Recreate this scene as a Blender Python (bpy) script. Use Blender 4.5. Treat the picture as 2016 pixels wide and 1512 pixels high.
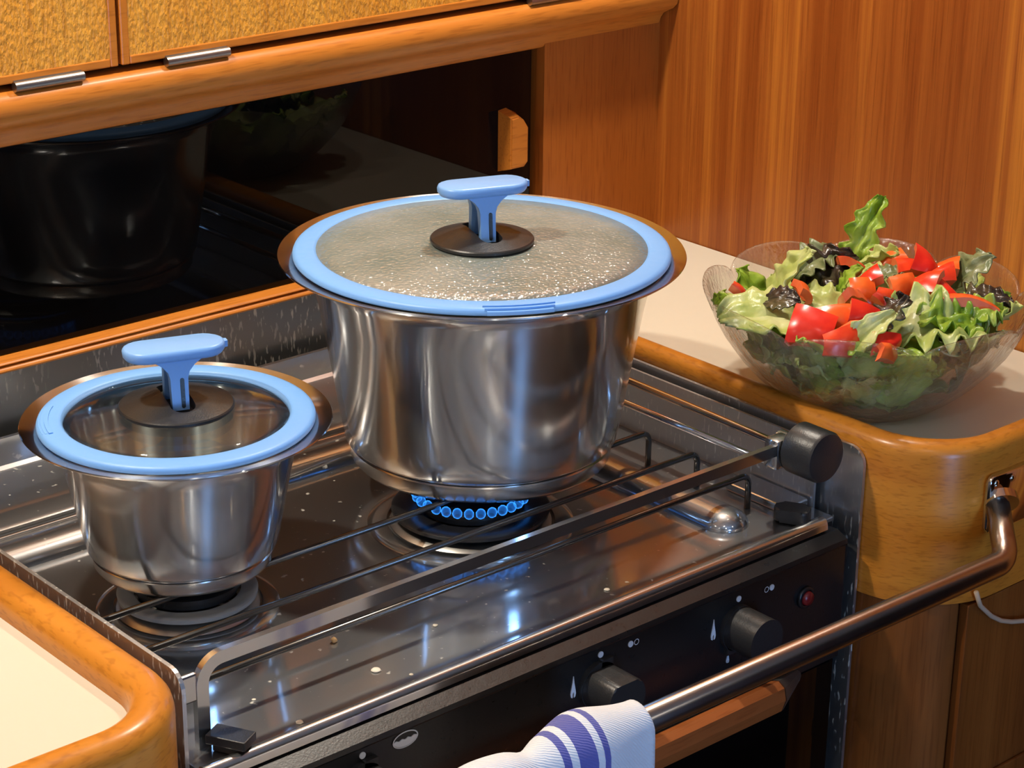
import bpy, bmesh, math, random
from mathutils import Vector, Matrix, noise
for o in list(bpy.data.objects): bpy.data.objects.remove(o)
SC = bpy.context.scene; COL = SC.collection; PI = math.pi

# ------------------------------------------------------------------ camera
cam_d = bpy.data.cameras.new('camera'); cam = bpy.data.objects.new('camera', cam_d); COL.objects.link(cam)
CR = Vector((.7534643, -.65739609, .01104233)); CU = Vector((.23257362, .28219434, .93073942)); CF = Vector((.61498054, .69871077, -.36551635))
cm = Matrix((CR, CU, -CF)).transposed().to_4x4(); cm.translation = Vector((-.89702763, -1.05074209, .61987457))
cam.matrix_world = cm
cam_d.sensor_width = 36; cam_d.lens = 4313 / 2016 * 36; cam_d.clip_start = .02
SC.camera = cam
# ------------------------------------------------------------------ world, exposure
w = bpy.data.worlds.new('world'); SC.world = w; w.use_nodes = True
w.node_tree.nodes['Background'].inputs[0].default_value = (.30, .36, .5, 1)
w.node_tree.nodes['Background'].inputs[1].default_value = .05
SC.view_settings.view_transform = 'Standard'; SC.view_settings.look = 'None'
SC.view_settings.gamma = 1; SC.view_settings.exposure = 0.05; SC.view_settings.use_curve_mapping = False
SC.cycles.max_bounces = 8; SC.cycles.diffuse_bounces = 3; SC.cycles.glossy_bounces = 5; SC.cycles.transmission_bounces = 6; SC.cycles.transparent_max_bounces = 14
# lamps of the cabin: x, y, radius, watts, colour
LAMPS = [(-.50, .09, .028, 8.4, (1, .90, .74), 'round recessed ceiling lamp close to the wall cupboard doors'),
         (.25, .07, .028, 6.0, (1, .91, .77), 'round recessed ceiling lamp above the salad bowl'),
         (-.55, -.85, .014, 1.2, (1, .92, .80), 'round recessed ceiling lamp over the galley floor'),
         (-1.30, -.20, .014, 2.0, (1, .91, .77), 'round recessed ceiling lamp over the far left worktop'),
         (-1.75, -1.0, .014, 2.3, (1, .91, .77), 'round recessed ceiling lamp in the far left corner'),
         (-.95, -1.75, .014, 2.1, (1, .91, .77), 'round recessed ceiling lamp near the left window'),
         (.15, -1.55, .014, 1.0, (1, .94, .86), 'round recessed ceiling lamp in the middle of the saloon')]
CEIL = .93
WINDOW_GLOW = 26.0

# ------------------------------------------------------------------ helpers
ORG = {}
def origin(o):
    return ORG.get(o.name, Vector((0, 0, 0))) if o else Vector((0, 0, 0))
def setp(o, label=None, cat=None, group=None, kind=None):
    if label: o['label'] = label
    if cat: o['category'] = cat
    if group: o['group'] = group
    if kind: o['kind'] = kind
    return o
def thing(name, label, cat, loc, group=None):
    o = bpy.data.objects.new(name, None); COL.objects.link(o); o.location = loc; o.empty_display_size = .02
    ORG[o.name] = Vector(loc)
    return setp(o, label, cat, group)
def add(name, bm, mat, parent=None, smooth=True, sharp=None, base=None):
    """bm holds WORLD coordinates; the object's frame is its thing's base."""
    if parent is None:
        if base is None:
            xs = [v.co for v in bm.verts]
            mn = Vector((min(v.x for v in xs), min(v.y for v in xs), min(v.z for v in xs)))
            mx = Vector((max(v.x for v in xs), max(v.y for v in xs), max(v.z for v in xs)))
            base = Vector(((mn.x + mx.x) / 2, (mn.y + mx.y) / 2, mn.z))
        off = Vector(base)
    else: off = origin(parent)
    bmesh.ops.translate(bm, verts=bm.verts, vec=-off)
    bmesh.ops.recalc_face_normals(bm, faces=bm.faces)
    me = bpy.data.meshes.new(name)
    if sharp is not None:
        for e in bm.edges:
            if len(e.link_faces) == 2 and e.calc_face_angle(0) > math.radians(sharp): e.smooth = False
    for f_ in bm.faces: f_.smooth = smooth
    bm.to_mesh(me); bm.free()
    for m in (mat if isinstance(mat, (list, tuple)) else [mat]): me.materials.append(m)
    o = bpy.data.objects.new(name, me); COL.objects.link(o)
    if parent: o.parent = parent
    else: o.location = off
    ORG[o.name] = off
    return o
def box(bm, x0, x1, y0, y1, z0, z1, bev=0, seg=2):
    r = bmesh.ops.create_cube(bm, size=1)
    for v in r['verts']:
        v.co = Vector(((x0 + x1) / 2 + v.co.x * (x1 - x0), (y0 + y1) / 2 + v.co.y * (y1 - y0), (z0 + z1) / 2 + v.co.z * (z1 - z0)))
    if bev:
        es = list({e for v in r['verts'] for e in v.link_edges})
        bmesh.ops.bevel(bm, geom=es, offset=bev, segments=seg, affect='EDGES', profile=.5)
    return bm
def B(*a, **k): return box(bmesh.new(), *a, **k)
def lathe(profile, c, n=96, closed=True, rfun=None, bm=None):
    """profile: (r, z) list; closed joins last to first."""
    bm = bm or bmesh.new(); rings = []
    for r, z in profile:
        if r < 1e-6: rings.append([bm.verts.new((c[0], c[1], c[2] + z))]); continue
        ring = []
        for i in range(n):
            a = 2 * PI * i / n
            rr, zz = (rfun(r, z, a) if rfun else (r, z))
            ring.append(bm.verts.new((c[0] + rr * math.cos(a), c[1] + rr * math.sin(a), c[2] + zz)))
        rings.append(ring)
    m = len(rings)
    for k in range(m if closed else m - 1):
        A, D = rings[k], rings[(k + 1) % m]
        if len(A) == 1 and len(D) == 1: continue
        for i in range(n):
            j = (i + 1) % n
            if len(A) == 1: bm.faces.new((A[0], D[i], D[j]))
            elif len(D) == 1: bm.faces.new((A[i], A[j], D[0]))
            else: bm.faces.new((A[i], A[j], D[j], D[i]))
    return bm
def sweep(path, section, bm=None, closed_path=False, cap=True, up=Vector((0, 0, 1))):
    """section: list of (u, v): u sideways, v along up-ish."""
    bm = bm or bmesh.new(); P = [Vector(p) for p in path]; n = len(P); rings = []
    prev = None
    for i, p in enumerate(P):
        a = P[(i - 1) % n] if (closed_path or i > 0) else p
        b = P[(i + 1) % n] if (closed_path or i < n - 1) else p
        t = (b - a).normalized()
        if prev is None:
            s = t.cross(up)
            if s.length < 1e-4: s = t.cross(Vector((0, 1, 0)))
            s.normalize()
        else:
            s = (prev - t * prev.dot(t)).normalized()
        prev = s; v_ = s.cross(t)
        rings.append([bm.verts.new(p + s * u + v_ * q) for u, q in section])
    m = len(section)
    for i in range(n if closed_path else n - 1):
        A, D = rings[i], rings[(i + 1) % n]
        for k in range(m):
            l = (k + 1) % m
            bm.faces.new((A[k], A[l], D[l], D[k]))
    if cap and not closed_path:
        bm.faces.new(rings[0][::-1]); bm.faces.new(rings[-1])
    return bm
def circ(r, n=12): return [(r * math.cos(2 * PI * i / n), r * math.sin(2 * PI * i / n)) for i in range(n)]
def tube(path, r, n=12, bm=None): return sweep(path, circ(r, n), bm)
def fillet(pts, rad, seg=6):
    """round the inner corners of a polyline"""
    pts = [Vector(p) for p in pts]; out = [pts[0]]
    for i in range(1, len(pts) - 1):
        p, a, b = pts[i], pts[i - 1] - pts[i], pts[i + 1] - pts[i]
        r = rad[i - 1] if isinstance(rad, (list, tuple)) else rad
        an = a.normalized(); bn = b.normalized(); ang = an.angle(bn)
        d = min(r / math.tan(ang / 2), a.length * .49, b.length * .49); r2 = d * math.tan(ang / 2)
        A = p + an * d; cdir = (an + bn).normalized(); c = p + cdir * (r2 / math.sin(ang / 2))
        va = A - c; vb = p + bn * d - c; tot = va.angle(vb); ax = va.cross(vb).normalized()
        for k in range(seg + 1):
            out.append(c + Matrix.Rotation(tot * k / seg, 3, ax) @ va)
    out.append(pts[-1]); return out
def prism(poly, axis, a0, a1, bev=0, bm=None):
    """extrude a 2-D polygon along an axis ('X': poly is (y,z); 'Y': (x,z); 'Z': (x,y))"""
    bm = bm or bmesh.new()
    def mk(p, t): return {'X': (t, p[0], p[1]), 'Y': (p[0], t, p[1]), 'Z': (p[0], p[1], t)}[axis]
    A = [bm.verts.new(mk(p, a0)) for p in poly]; D = [bm.verts.new(mk(p, a1)) for p in poly]; n = len(poly)
    fs = [bm.faces.new(A[::-1]), bm.faces.new(D)]
    for i in range(n): fs.append(bm.faces.new((A[i], A[(i + 1) % n], D[(i + 1) % n], D[i])))
    if bev:
        es = list({e for f_ in fs[:2] for e in f_.edges})
        bmesh.ops.bevel(bm, geom=es, offset=bev, segments=2, affect='EDGES', profile=.5)
    return bm
def rrect(x0, x1, y0, y1, r, seg=6):
    """rounded rectangle; r = radii for corners (x1y1, x0y1, x0y0, x1y0)"""
    rs = r if isinstance(r, (list, tuple)) else [r] * 4; out = []
    for (cx, cy, sx, sy, a0), q in zip(((x1, y1, -1, -1, 0), (x0, y1, 1, -1, 90), (x0, y0, 1, 1, 180), (x1, y0, -1, 1, 270)), rs):
        if q <= 0: out.append((cx, cy)); continue
        for k in range(seg + 1):
            a = math.radians(a0 + 90 * k / seg); out.append((cx + sx * q + q * math.cos(a), cy + sy * q + q * math.sin(a)))
    return out
def copy_tree(o, parent=None):
    c = o.copy(); COL.objects.link(c); c.parent = parent
    for ch in list(o.children): copy_tree(ch, c)
    return c

# ------------------------------------------------------------------ materials
def mat(name):
    m = bpy.data.materials.new(name); m.use_nodes = True; nt = m.node_tree
    return m, nt, nt.nodes['Principled BSDF'], nt.nodes['Material Output']
def N(nt, typ, **kw):
    n = nt.nodes.new(typ)
    for k, v in kw.items():
        if k in n.inputs: n.inputs[k].default_value = v
        else: setattr(n, k, v)
    return n
def ramp(nt, stops):
    r = nt.nodes.new('ShaderNodeValToRGB'); e = r.color_ramp.elements
    while len(e) < len(stops): e.new(.5)
    for x, (p, c) in zip(e, stops): x.position = p; x.color = (*c, 1)
    return r
def coords(nt, scale, loc=(0, 0, 0), rot=(0, 0, 0)):
    tc = nt.nodes.new('ShaderNodeNewGeometry'); mp = nt.nodes.new('ShaderNodeMapping')
    mp.inputs['Scale'].default_value = scale; mp.inputs['Location'].default_value = loc; mp.inputs['Rotation'].default_value = rot
    nt.links.new(tc.outputs['Position'], mp.inputs['Vector']); return mp.outputs['Vector']
def plain(name, col, rough=.5, metal=0, spec=.5, bump=0, bscale=300, coat=0):
    m, nt, p, out = mat(name)
    p.inputs['Base Color'].default_value = (*col, 1); p.inputs['Roughness'].default_value = rough
    p.inputs['Metallic'].default_value = metal; p.inputs['Specular IOR Level'].default_value = spec
    p.inputs['Coat Weight'].default_value = coat
    n = N(nt, 'ShaderNodeTexNoise', Scale=bscale * .3, Detail=1.0); nt.links.new(coords(nt, (1, 1, 1)), n.inputs['Vector'])
    mr = N(nt, 'ShaderNodeMapRange'); mr.inputs['To Min'].default_value = max(rough * .8, .01); mr.inputs['To Max'].default_value = rough * 1.2
    nt.links.new(n.outputs['Fac'], mr.inputs['Value']); nt.links.new(mr.outputs['Result'], p.inputs['Roughness'])
    if bump:
        n2 = N(nt, 'ShaderNodeTexNoise', Scale=bscale, Detail=3.0); nt.links.new(coords(nt, (1, 1, 1)), n2.inputs['Vector'])
        b = N(nt, 'ShaderNodeBump', Strength=bump, Distance=.001); nt.links.new(n2.outputs['Fac'], b.inputs['Height']); nt.links.new(b.outputs['Normal'], p.inputs['Normal'])
    return m
def wood(name, dark, mid, light, grain='Z', across=55, along=1.6, rough=.28, bump=.12, fleck=0, ribbon=1.0, coat=.25):
    m, nt, p, out = mat(name); L = nt.links.new
    sc = {'H': (along, along, across), 'X': (along, across, across), 'Y': (across, along, across), 'Z': (across, across, along)}[grain]
    wide = N(nt, 'ShaderNodeTexNoise', Scale=1.0, Detail=3.0, Roughness=.55); L(coords(nt, tuple(s * .26 for s in sc)), wide.inputs['Vector'])
    mids = N(nt, 'ShaderNodeTexNoise', Scale=1.0, Detail=3.0, Roughness=.65); L(coords(nt, sc, (3, 1, 2)), mids.inputs['Vector'])
    fine = N(nt, 'ShaderNodeTexNoise', Scale=1.0, Detail=1.0, Roughness=.6); L(coords(nt, tuple(s * (9 if s != along else 14) for s in sc), (1, 7, 2)), fine.inputs['Vector'])
    mx = N(nt, 'ShaderNodeMix', data_type='FLOAT'); mx.inputs[0].default_value = .45
    L(wide.outputs['Fac'], mx.inputs[2]); L(mids.outputs['Fac'], mx.inputs[3])
    ctr = N(nt, 'ShaderNodeMath', operation='MULTIPLY_ADD'); ctr.inputs[1].default_value = 1.0 * ribbon; ctr.inputs[2].default_value = .5 - .5 * ribbon
    L(mx.outputs[0], ctr.inputs[0])
    cr = ramp(nt, [(.32, dark), (.50, mid), (.68, light)]); L(ctr.outputs[0], cr.inputs['Fac'])
    fr = ramp(nt, [(.30, (.72, .66, .60)), (.48, (1, 1, 1))]); L(fine.outputs['Fac'], fr.inputs['Fac'])
    mul = N(nt, 'ShaderNodeMix', data_type='RGBA', blend_type='MULTIPLY'); mul.inputs[0].default_value = .75
    L(cr.outputs['Color'], mul.inputs[6]); L(fr.outputs['Color'], mul.inputs[7]); L(mul.outputs[2], p.inputs['Base Color'])
    p.inputs['Specular IOR Level'].default_value = .32; p.inputs['Roughness'].default_value = rough; p.inputs['Coat Weight'].default_value = coat * .35; p.inputs['Coat Roughness'].default_value = .22
    bp = N(nt, 'ShaderNodeBump', Strength=bump, Distance=.0012 if fleck else .0006)
    if fleck:
        fl = N(nt, 'ShaderNodeTexNoise', Scale=1.0, Detail=2.0); sf = (420, 420, 190)
        L(coords(nt, sf), fl.inputs['Vector'])
        ad = N(nt, 'ShaderNodeMath', operation='MULTIPLY_ADD'); ad.inputs[1].default_value = fleck; L(fl.outputs['Fac'], ad.inputs[0]); L(fine.outputs['Fac'], ad.inputs[2])
        L(ad.outputs[0], bp.inputs['Height'])
    else: L(fine.outputs['Fac'], bp.inputs['Height'])
    L(bp.outputs['Normal'], p.inputs['Normal'])
    return m
def steel(name, col=(.60, .585, .56), rough=.16, aniso=0, rot=0, radial=False, smudge=.08, drips=0, spots=0, bump=0, haze=0, hrough=.45):
    m, nt, p, out = mat(name); L = nt.links.new
    p.inputs['Metallic'].default_value = 1; p.inputs['Base Color'].default_value = (*col, 1)
    n = N(nt, 'ShaderNodeTexNoise', Scale=26.0, Detail=2.0, Roughness=.6); L(coords(nt, (1, 1, 1)), n.inputs['Vector'])
    mr = N(nt, 'ShaderNodeMapRange'); mr.inputs['To Min'].default_value = max(.02, rough - smudge); mr.inputs['To Max'].default_value = rough + smudge
    L(n.outputs['Fac'], mr.inputs['Value']); L(mr.outputs['Result'], p.inputs['Roughness'])
    if aniso:
        p.inputs['Anisotropic'].default_value = aniso; p.inputs['Anisotropic Rotation'].default_value = rot
        tg = N(nt, 'ShaderNodeTangent', direction_type='RADIAL', axis='Z'); L(tg.outputs['Tangent'], p.inputs['Tangent'])
    if bump:
        n3 = N(nt, 'ShaderNodeTexNoise', Scale=14.0, Detail=2.0); L(coords(nt, (1, 1, 1)), n3.inputs['Vector'])
        b = N(nt, 'ShaderNodeBump', Strength=bump, Distance=.002); L(n3.outputs['Fac'], b.inputs['Height']); L(b.outputs['Normal'], p.inputs['Normal'])
    if haze:
        p2 = N(nt, 'ShaderNodeBsdfPrincipled'); p2.inputs['Metallic'].default_value = 1; p2.inputs['Base Color'].default_value = (*col, 1); p2.inputs['Roughness'].default_value = hrough
        if aniso:
            p2.inputs['Anisotropic'].default_value = 1.0; p2.inputs['Anisotropic Rotation'].default_value = rot; L(tg.outputs['Tangent'], p2.inputs['Tangent'])
        hm = N(nt, 'ShaderNodeMixShader'); hm.inputs[0].default_value = haze; L(p.outputs[0], hm.inputs[1]); L(p2.outputs[0], hm.inputs[2]); L(hm.outputs[0], out.inputs['Surface']); surf = hm
    else: surf = p
    if drips or spots:
        if drips: n2 = N(nt, 'ShaderNodeTexNoise', Scale=1.0, Detail=2.0, Roughness=.5); L(coords(nt, (430, 430, 105)), n2.inputs['Vector']); lo = .68 - .04 * drips
        else: n2 = N(nt, 'ShaderNodeTexNoise', Scale=150.0, Detail=2.0); L(coords(nt, (1, 1, 1)), n2.inputs['Vector']); lo = .72 - .04 * spots
        r = ramp(nt, [(lo, (0, 0, 0)), (lo + .06, (1, 1, 1))]); L(n2.outputs['Fac'], r.inputs['Fac'])
        big = N(nt, 'ShaderNodeTexNoise', Scale=14.0, Detail=2.0); L(coords(nt, (1, 1, 1), (4, 2, 9)), big.inputs['Vector'])
        br = ramp(nt, [(.30, (0, 0, 0)), (.5, (1, 1, 1))]); L(big.outputs['Fac'], br.inputs['Fac'])
        mu = N(nt, 'ShaderNodeMath', operation='MULTIPLY'); L(r.outputs['Color'], mu.inputs[0]); L(br.outputs['Color'], mu.inputs[1])
        mu2 = N(nt, 'ShaderNodeMath', operation='MULTIPLY'); mu2.inputs[1].default_value = .75; L(mu.outputs[0], mu2.inputs[0])
        d = N(nt, 'ShaderNodeBsdfDiffuse'); d.inputs['Color'].default_value = (.62, .60, .54, 1)
        mix = N(nt, 'ShaderNodeMixShader'); L(mu2.outputs[0], mix.inputs[0]); L(surf.outputs[0], mix.inputs[1]); L(d.outputs[0], mix.inputs[2]); L(mix.outputs[0], out.inputs['Surface'])
    return m
def emit(name, col, s):
    m, nt, p, out = mat(name); e = N(nt, 'ShaderNodeEmission'); e.inputs['Color'].default_value = (*col, 1); e.inputs['Strength'].default_value = s
    nt.links.new(e.outputs[0], out.inputs['Surface']); return m

M = {}
M['bulk'] = wood('sapele_bulkhead', (0.25, 0.06, 0.008), (0.34, 0.096, 0.014), (0.58, 0.21, 0.026), 'Z', 72, 1.0, .36, .12, ribbon=1.5)
M['panel'] = wood('mahogany_panel', (0.31, 0.082, 0.012), (0.38, 0.108, 0.016), (0.45, 0.142, 0.022), 'Z', 60, 2.0, .33, .10, ribbon=.8)
M['door'] = wood('lamplit_veneer', (0.66, 0.255, 0.024), (0.78, 0.335, 0.036), (0.86, 0.43, 0.06), 'Z', 30, 2.0, .42, .55, fleck=3.0, ribbon=1.3)  # lamplight on the doors is put into this yellower wood colour
M['edge'] = wood('cupboard_lipping', (0.5, 0.15, 0.018), (0.58, 0.19, 0.024), (0.64, 0.23, 0.035), 'X', 50, 3, .3, .08, ribbon=.6)
M['trimx'] = wood('trim_wood_lengthwise', (0.42, 0.125, 0.015), (0.52, 0.168, 0.02), (0.6, 0.215, 0.03), 'X', 55, 3, .40, .06, ribbon=.6)
M['fid'] = wood('fiddle_wood', (0.400, 0.1350, 0.0178), (0.520, 0.1935, 0.0266), (0.620, 0.2610, 0.0444), 'Y', 60, 3, .24, .06, ribbon=.7, coat=.5)
M['apron'] = wood('apron_wood', (0.44, 0.14, 0.016), (0.56, 0.2, 0.022), (0.66, 0.265, 0.034), 'H', 70, 9, .30, .05, ribbon=.9, coat=.5)
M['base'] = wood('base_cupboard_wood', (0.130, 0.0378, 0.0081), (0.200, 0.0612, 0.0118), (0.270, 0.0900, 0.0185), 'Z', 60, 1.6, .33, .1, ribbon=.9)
M['handle_wood'] = wood('oven_handle_wood', (0.220, 0.0585, 0.0148), (0.300, 0.0855, 0.0222), (0.380, 0.1170, 0.0296), 'X', 50, 3, .32, .06, ribbon=.7)
M['floor'] = wood('cabin_sole', (0.100, 0.0450, 0.0148), (0.180, 0.0810, 0.0296), (0.250, 0.1170, 0.0444), 'X', 20, 2, .3, .1)
M['darkwall'] = wood('saloon_wood', (0.059, 0.0200, 0.0056), (0.099, 0.0340, 0.0091), (0.126, 0.0480, 0.0140), 'Z', 20, 1.5, .4, .1)
M['ceil'] = plain('ceiling_vinyl', (.74, .71, .64), .6)
M['white'] = plain('worktop_laminate', (.66, .61, .50), .34, bump=.05, bscale=500)
M['black'] = plain('black_enamel', (.010, .010, .011), .30, bump=.06, bscale=700)
M['blackpl'] = plain('black_plastic', (.020, .020, .021), .36, bump=.12, bscale=900)
M['acryl'] = plain('black_acrylic', (.0025, .0023, .0024), .02, spec=.22)
M['hollow'] = plain('dark_locker_lining', (.02, .014, .010), .6)
M['blue'] = plain('blue_silicone', (.165, .385, .80), .42, spec=.4, bump=.04, bscale=600)
M['blueh'] = plain('blue_handle_plastic', (.185, .385, .76), .36, spec=.45, bump=.05, bscale=500)
M['pot'] = steel('brushed_pot_steel', (.63, .645, .66), .10, .90, .25, smudge=.04, haze=.26, hrough=.31)
M['potin'] = M['pot']
M['potbase'] = steel('pot_base_steel', (.60, .57, .53), .22, .7, .25)
M['hob'] = steel('polished_hob_steel', (.53, .54, .55), .09, smudge=.06, spots=1.0, bump=.05, haze=.35, hrough=.42)
M['rail'] = steel('polished_rail_steel', (.63, .635, .64), .12, smudge=.05, haze=.25, hrough=.38)
M['rod'] = steel('dark_rod_steel', (.13, .125, .12), .24, smudge=.06)
M['splash'] = steel('stained_splashback_steel', (.30, .31, .31), .22, smudge=.05, drips=2.2, haze=.5, hrough=.5)
M['liner'] = steel('stained_liner_steel', (.56, .56, .56), .20, smudge=.05, drips=1.9, haze=.7, hrough=.5)
M['tube'] = steel('satin_tube_steel', (.44, .39, .35), .24, smudge=.05)
M['chrome'] = steel('chrome', (.70, .69, .68), .08, smudge=.04)
M['alu'] = steel('cast_alloy', (.42, .41, .39), .34)
M['panalu'] = plain('matt_alloy', (.30, .295, .28), .45)
M['red'] = plain('red_button', (.18, .008, .010), .3)
M['mark'] = plain('white_print', (.62, .66, .72), .5)
M['cord'] = plain('beige_cord', (.50, .36, .24), .7)
M['crumb'] = plain('pale_crumb', (.75, .68, .55), .6)
M['crumb2'] = plain('tan_crumb', (.62, .36, .14), .6)

def schlick(nt, f0=.04, nrm=None):
    lw = N(nt, 'ShaderNodeLayerWeight', Blend=.5); pw = N(nt, 'ShaderNodeMath', operation='POWER'); pw.inputs[1].default_value = 5.0
    ma = N(nt, 'ShaderNodeMath', operation='MULTIPLY_ADD'); ma.inputs[1].default_value = 1 - f0; ma.inputs[2].default_value = f0
    if nrm: nt.links.new(nrm, lw.inputs['Normal'])
    nt.links.new(lw.outputs['Facing'], pw.inputs[0]); nt.links.new(pw.outputs[0], ma.inputs[0]); return ma.outputs[0]
def glass_clear():
    m, nt, p, out = mat('clear_lid_glass'); L = nt.links.new
    t = N(nt, 'ShaderNodeBsdfTransparent'); t.inputs[0].default_value = (.95, .97, .95, 1)
    g = N(nt, 'ShaderNodeBsdfGlossy', Roughness=.03); 
    mx = N(nt, 'ShaderNodeMixShader'); L(schlick(nt, .025), mx.inputs[0]); L(t.outputs[0], mx.inputs[1]); L(g.outputs[0], mx.inputs[2]); L(mx.outputs[0], out.inputs['Surface'])
    return m
def glass_steamed():
    m, nt, p, out = mat('steamed_lid_glass'); L = nt.links.new
    n1 = N(nt, 'ShaderNodeTexVoronoi', Scale=430.0, feature='SMOOTH_F1'); L(coords(nt, (1, 1, 1)), n1.inputs['Vector'])
    n2 = N(nt, 'ShaderNodeTexNoise', Scale=95.0, Detail=4.0); L(coords(nt, (1, 1, 1)), n2.inputs['Vector'])
    ad = N(nt, 'ShaderNodeMath', operation='ADD'); L(n1.outputs['Distance'], ad.inputs[0]); L(n2.outputs['Fac'], ad.inputs[1])
    b = N(nt, 'ShaderNodeBump', Strength=.8, Distance=.0016); L(ad.outputs[0], b.inputs['Height'])
    n3 = N(nt, 'ShaderNodeTexNoise', Scale=16.0, Detail=4.0); L(coords(nt, (1, 1, 1)), n3.inputs['Vector'])
    cr = ramp(nt, [(.35, (.23, .28, .26)), (.65, (.35, .39, .37))]); L(n3.outputs['Fac'], cr.inputs['Fac'])
    df = N(nt, 'ShaderNodeBsdfDiffuse'); L(cr.outputs['Color'], df.inputs['Color'])
    gs = N(nt, 'ShaderNodeBsdfGlossy', Roughness=.09); L(b.outputs['Normal'], gs.inputs['Normal'])
    p = N(nt, 'ShaderNodeMixShader'); p.inputs[0].default_value = .33; L(df.outputs[0], p.inputs[1]); L(gs.outputs[0], p.inputs[2])
    t = N(nt, 'ShaderNodeBsdfTransparent'); t.inputs[0].default_value = (.85, .87, .8, 1)
    mx = N(nt, 'ShaderNodeMixShader'); mx.inputs[0].default_value = .22; L(p.outputs[0], mx.inputs[1]); L(t.outputs[0], mx.inputs[2]); L(mx.outputs[0], out.inputs['Surface'])
    return m
def glass_bowl():
    m, nt, p, out = mat('pressed_bowl_glass'); L = nt.links.new
    n = N(nt, 'ShaderNodeTexNoise', Scale=170.0, Detail=3.0, Distortion=.8); L(coords(nt, (1, 1, .6)), n.inputs['Vector'])
    b = N(nt, 'ShaderNodeBump', Strength=.8, Distance=.0020); L(n.outputs['Fac'], b.inputs['Height'])
    g = N(nt, 'ShaderNodeBsdfGlass', IOR=1.22, Roughness=.03); g.inputs['Color'].default_value = (.96, .97, .96, 1); L(b.outputs['Normal'], g.inputs['Normal'])
    t = N(nt, 'ShaderNodeBsdfTransparent'); t.inputs[0].default_value = (.98, .985, .98, 1)
    gl = N(nt, 'ShaderNodeBsdfGlossy', Roughness=.08); L(b.outputs['Normal'], gl.inputs['Normal'])
    m1 = N(nt, 'ShaderNodeMixShader'); m1.inputs[0].default_value = .12; L(t.outputs[0], m1.inputs[1]); L(g.outputs[0], m1.inputs[2])
    tl = N(nt, 'ShaderNodeBsdfTranslucent'); df = N(nt, 'ShaderNodeBsdfDiffuse'); df.inputs[0].default_value = (.8, .8, .78, 1); dm = N(nt, 'ShaderNodeMixShader'); L(tl.outputs[0], dm.inputs[1]); L(df.outputs[0], dm.inputs[2]); m3 = N(nt, 'ShaderNodeMixShader'); m3.inputs[0].default_value = .022; L(m1.outputs[0], m3.inputs[1]); L(dm.outputs[0], m3.inputs[2]); m1 = m3
    m2 = N(nt, 'ShaderNodeMixShader'); L(schlick(nt, .075, b.outputs['Normal']), m2.inputs[0]); L(m1.outputs[0], m2.inputs[1]); L(gl.outputs[0], m2.inputs[2]); L(m2.outputs[0], out.inputs['Surface'])
    return m
M['lidglass'] = glass_clear(); M['steam'] = glass_steamed(); M['bowl'] = glass_bowl()
def leafmat(name, a, b, c, trans=.25, rough=.32):
    m, nt, p, out = mat(name); L = nt.links.new
    n = N(nt, 'ShaderNodeTexNoise', Scale=45.0, Detail=4.0); L(coords(nt, (1, 1, 1)), n.inputs['Vector'])
    cr = ramp(nt, [(.32, a), (.5, b), (.68, c)]); L(n.outputs['Fac'], cr.inputs['Fac']); L(cr.outputs['Color'], p.inputs['Base Color'])
    p.inputs['Roughness'].default_value = rough
    n2 = N(nt, 'ShaderNodeTexNoise', Scale=260.0, Detail=3.0); L(coords(nt, (1, 1, 1)), n2.inputs['Vector'])
    bp = N(nt, 'ShaderNodeBump', Strength=.4, Distance=.001); L(n2.outputs['Fac'], bp.inputs['Height']); L(bp.outputs['Normal'], p.inputs['Normal'])
    tr = N(nt, 'ShaderNodeBsdfTranslucent'); L(cr.outputs['Color'], tr.inputs['Color'])
    mx = N(nt, 'ShaderNodeMixShader'); mx.inputs[0].default_value = trans; L(p.outputs[0], mx.inputs[1]); L(tr.outputs[0], mx.inputs[2]); L(mx.outputs[0], out.inputs['Surface'])
    return m
M['leaf_pale'] = leafmat('pale_lettuce', (.42, .52, .11), (.58, .66, .22), (.74, .78, .42), .35)
M['leaf_green'] = leafmat('green_lettuce', (.20, .36, .025), (.33, .50, .05), (.48, .62, .13), .35)
M['leaf_dark'] = leafmat('dark_oak_leaf', (.020, .012, .012), (.045, .030, .022), (.09, .085, .04), .1, .25)
M['leaf_olive'] = leafmat('olive_leaf', (.10, .13, .05), (.19, .23, .10), (.28, .31, .17), .2)
def peppermat(name, a, b):
    m, nt, p, out = mat(name); L = nt.links.new
    n = N(nt, 'ShaderNodeTexNoise', Scale=60.0, Detail=3.0); L(coords(nt, (1, 1, 1)), n.inputs['Vector'])
    cr = ramp(nt, [(.35, a), (.65, b)]); L(n.outputs['Fac'], cr.inputs['Fac']); L(cr.outputs['Color'], p.inputs['Base Color'])
    p.inputs['Roughness'].default_value = .26;
    return m
M['pep_skin'] = peppermat('pepper_skin', (.60, .014, .010), (.72, .035, .014))
M['pep_orange'] = peppermat('pepper_skin_orange', (.72, .075, .012), (.80, .15, .025))
M['pep_skin2'] = peppermat('pepper_skin_vermilion', (.66, .030, .012), (.75, .07, .018))
M['pep_flesh'] = peppermat('pepper_flesh', (.70, .10, .03), (.80, .20, .07))
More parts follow.
